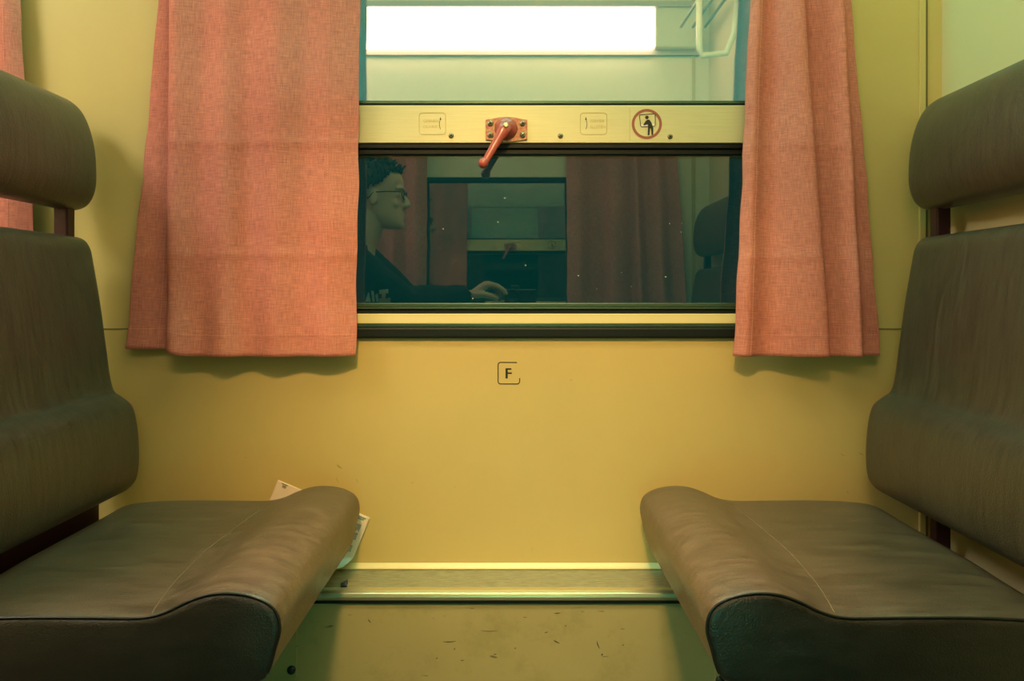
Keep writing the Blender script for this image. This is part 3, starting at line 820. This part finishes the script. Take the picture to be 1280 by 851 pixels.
tube(body, [(-.58,-1.42,.57), (-.59,-1.42,.65), (-.59,-1.42,.76), (-.59,-1.42,.88), (-.585,-1.42,.96), NB], [.13,.125,.135,.145,.12,.06], 24, True, ((1,0,0), .72))
for s_ in (1, -1):
    tube(body, [Vector((-.59, -1.42+s_*.06, .975)), sh[s_], sh[s_].lerp(elb[s_], .5), elb[s_], elb[s_].lerp(wri[s_], .35), wri[s_].lerp(elb[s_], .2), wri[s_]], [.055,.055,.046,.038,.038,.029,.025], 16)
    hip = Vector((-.58, -1.42+s_*.09, .545)); kn = Vector((-.20, -1.42+s_*.11, .53)); an = Vector((-.30, -1.42+s_*.11, .10))
    tube(body, [hip, hip.lerp(kn, .5), kn, kn.lerp(an, .3), an.lerp(kn, .1), an], [.085,.075,.055,.052,.038,.036], 16)
    tube(body, [an+Vector((-.04,0,-.045)), an+Vector((.06,0,-.055)), an+Vector((.16,0,-.07))], [.036,.038,.022], 14)
def hand(bm, w, d, side_ax, up, thumb_sign, arch):
    """w wrist, d pointing dir, side_ax across the knuckles, up back of the hand"""
    kn_c = w+d*.088+up*.040*arch
    for k, (o_, L, rr) in enumerate(((.030,.078,.0088),(.010,.086,.0092),(-.010,.080,.0088),(-.029,.064,.0078))):
        base = w+side_ax*o_*.5+d*.02; kp = kn_c+side_ax*o_-up*abs(o_)*.15-d*(.004*k)
        tube(bm, [base, base.lerp(kp, .6), kp], [.0175,.0165,.0125], 12)
        p1 = kp+d*L*.44-up*(.010+.002*k); p2 = p1+d*L*.28-up*.020; p3 = p2+d*L*.17-up*.017
        tube(bm, [kp, kp.lerp(p1, .5), p1, p2, p3, p3+(p3-p2)*.15], [rr*1.25, rr*1.02, rr*1.08, rr*.98, rr*.85, rr*.5], 12)
    tb = w+d*.025+side_ax*thumb_sign*.020
    t1 = w+d*.062+side_ax*thumb_sign*.040-up*.002; t2 = t1+d*.034-up*.010+side_ax*thumb_sign*.004; t3 = t2+d*.022-up*.014
    tube(bm, [tb, t1, t2, t3, t3+(t3-t2)*.2], [.017,.0135,.0112,.0098,.005], 12)
hand(body, wri[1], Vector((.985, .02, .08)).normalized(), Vector((0, 1, 0)), Vector((-.08, 0, 1)), 1, 1.05)
hand(body, wri[-1], Vector((.97, .10, .10)).normalized(), Vector((0, 1, 0)), Vector((-.1, 0, 1)), 1, .5)
person = to_mesh_remesh('person', body, M['skin'], None, .0042, 3)
tag(person, 'person in dark jacket and glasses, mirrored in profile in the lower pane', 'person')

# hair: cap over skull with short spiky tufts
bm = bmesh.new()
hr = [r for r in catmull4(HT, 4) if r[0] > -.075]
n = 48; G = []
for z, f, b, s_ in hr:
    ring = head_ring(z, f, b, s_, n, .010)
    G.append([(bm.verts.new(p), p-HC) for p in ring])
def keep(l):
    front_limit = .050 if l.z > .075 else (-.012 if l.z < .025 else .02+(l.z-.025)*.9)
    if l.z > .078: return True
    low = -.07 if l.x < -.05 else -.03
    return l.x < front_limit and l.z > low and not (abs(l.y) > .05 and l.x > -.028 and l.z < .015)
for a, b in zip(G, G[1:]):
    for i in range(n):
        q4 = (a[i], a[(i+1)%n], b[(i+1)%n], b[i])
        if all(keep(v[1]) for v in q4): bm.faces.new([v[0] for v in q4])
bm.faces.new([v[0] for v in G[-1]])
loose = [v for v in bm.verts if not v.link_faces]
bmesh.ops.delete(bm, geom=loose, context='VERTS')
base_verts = [v.co.copy() for v in bm.verts]
for v in bm.verts:
    l = v.co-HC; v.co += l.normalized()*(.006*noise.noise(l*60)+.003)
for k in range(420):
    p = random.choice(base_verts); l = p-HC
    if l.z < -.05: continue
    d = (l.normalized()+Vector((random.uniform(-.3,.6), random.uniform(-.4,.4), random.uniform(0,.6)))).normalized()
    L = random.uniform(.012, .030)*(1 if l.z > .03 else .5)
    tube(bm, [p-d*.004, p+d*L*.6, p+d*L], [.0045,.003,.0006], 5)
hair = obj('hair', bm, M['hair'], person, True)
hair.modifiers.new('thick', 'SOLIDIFY').thickness = .006
# glasses
bm = bmesh.new()
for s_ in (-1, 1):
    c0 = H(.100, s_*.034, -.002)
    loop = [c0+Vector((-.016*abs(math.sin(a/2))*0-.18*abs(s_*.025*math.cos(a)), .025*math.cos(a), .017*math.sin(a))) for a in [2*PI*k/20 for k in range(21)]]
    tube(bm, loop, .0019, 6, False)
    tube(bm, [H(.092, s_*.060, .006), H(.04, s_*.077, .006), H(-.005, s_*.080, .002), H(-.022, s_*.078, -.018)], .0019, 6)
tube(bm, [H(.102,-.009,.003), H(.106,0,.005), H(.102,.009,.003)], .0017, 6)
gl = obj('glasses', bm, M['spec_frame'], person, True)
# clothes
bm = bmesh.new()
tube(bm, [(-.575,-1.42,.54), (-.575,-1.42,.62), (-.580,-1.42,.76), (-.585,-1.42,.88), (-.585,-1.42,.970), NB+Vector((0,0,.012)), NB+Vector((.004,0,.040))], [.155,.15,.158,.168,.142,.088,.074], 26, True, ((1,0,0), .76))
for s_ in (1, -1):
    e = wri[s_].lerp(elb[s_], .04)
    tube(bm, [Vector((-.59, -1.42+s_*.06, .975)), sh[s_], sh[s_].lerp(elb[s_], .5), elb[s_], elb[s_].lerp(wri[s_], .4), e], [.075,.074,.064,.056,.050,.038], 18)
jacket = to_mesh_remesh('jacket', bm, M['jacket'], person, .009, 2)
tx = bpy.data.textures.new('folds', 'CLOUDS'); tx.noise_scale = .07
dm = jacket.modifiers.new('folds', 'DISPLACE'); dm.texture = tx; dm.strength = .014; dm.mid_level = .45
bm = bmesh.new()
for s_ in (1, -1):
    hip = Vector((-.58, -1.42+s_*.09, .558)); kn = Vector((-.20, -1.42+s_*.11, .535)); an = Vector((-.30, -1.42+s_*.11, .12))
    tube(bm, [hip, hip.lerp(kn, .5), kn, kn.lerp(an, .3), an.lerp(kn, .1), an], [.100,.085,.070,.066,.056,.056], 18)
tube(bm, [(-.58,-1.52,.562), (-.58,-1.32,.562)], [.105,.105], 18)
to_mesh_remesh('trousers', bm, M['trousers'], person, .010, 2)
for s_ in (1, -1):
    an = Vector((-.30, -1.42+s_*.11, .10)); bm = bmesh.new()
    tube(bm, [an+Vector((-.06,0,-.048)), an+Vector((0,0,-.045)), an+Vector((.08,0,-.052)), an+Vector((.17,0,-.062)), an+Vector((.20,0,-.066))], [.040,.050,.047,.037,.020], 16)
    for v in bm.verts: v.co.z = max(v.co.z, .002)
    obj('shoe', bm, M['shoe'], person, True)
# pale letters on the shirt front, laid on the jacket surface facing the window
bpy.context.view_layer.update()
dg = bpy.context.evaluated_depsgraph_get()
ev = jacket.evaluated_get(dg); me = ev.to_mesh()
bvh = BVHTree.FromPolygons([jacket.matrix_world @ v.co for v in me.vertices], [tuple(p.vertices) for p in me.polygons])
bm = bmesh.new()
SC = F/(-CAMY+1.25)
def shirt_pt(px, py):
    # the line of sight from the mirrored lens to the chest
    cam_m = Vector((0, -CAMY+2*GY, CAMZ)); d = Vector(((px-640)/F, -1, -(py-370)/F)).normalized()
    h = bvh.ray_cast(cam_m, d); return h
marks = [[(456,377),(461,364),(463,377)], [(464,363),(467,363),(468,377),(465,377)], [(469,368),(472,366),(473,377),(470,377)], [(474,362),(485,361),(485,366),(474,367)], [(477,366),(482,366),(482,373),(477,373)], [(473,373),(488,372),(488,377),(474,378)]]
for mk in marks:
    hs = [shirt_pt(*p) for p in mk]
    if all(h[0] is not None for h in hs):
        vs = [bm.verts.new(h[0]+h[1]*.003) for h in hs]; bm.faces.new(vs)
ev.to_mesh_clear()
if len(bm.faces): 
    pr_ = obj('chest_print', bm, M['print_white'], person); pr_.modifiers.new('thick', 'SOLIDIFY').thickness = .0015
else: bm.free()

# the camera in the person's hands
cm = thing('photo_camera', 'black camera held in the reflected person’s hands', 'camera', (.03, -1.68, .785))
bm = bx((-.030, -1.700, .785), (.096, -1.664, .858), (-.006, -1.698, .855), (.030, -1.668, .874)); obj('body', bm, M['cam_body'], cm, bevel=.005)
bm = lathe_y(bmesh.new(), [(.033, -1.665), (.033, -1.650), (.031, -1.6455), (.027, -1.645), (.025, -1.649)], .002, CAMZ-.004, 28)
obj('lens', bm, M['cam_body'], cm, True)

# ------------------------------------------------------------------ world, camera, colour
w = bpy.data.worlds.new('night outside'); S.world = w; w.use_nodes = True
w.node_tree.nodes['Background'].inputs[0].default_value = (.02, .40, .32, 1)
w.node_tree.nodes['Background'].inputs[1].default_value = 1.7
cd = bpy.data.cameras.new('camera'); co = bpy.data.objects.new('camera', cd); COL.objects.link(co)
co.location = (0, CAMY, CAMZ); co.rotation_euler = (PI/2, 0, 0)
cd.sensor_fit = 'HORIZONTAL'; cd.sensor_width = 36; cd.lens = F/1280*36
cd.shift_y = -(425.5-370)/1280; cd.clip_start = .006; cd.clip_end = 50
S.camera = co
S.view_settings.view_transform = 'Standard'; S.view_settings.look = 'None'
S.view_settings.exposure = 0.0; S.view_settings.gamma = 1.0
S.view_settings.use_curve_mapping = False
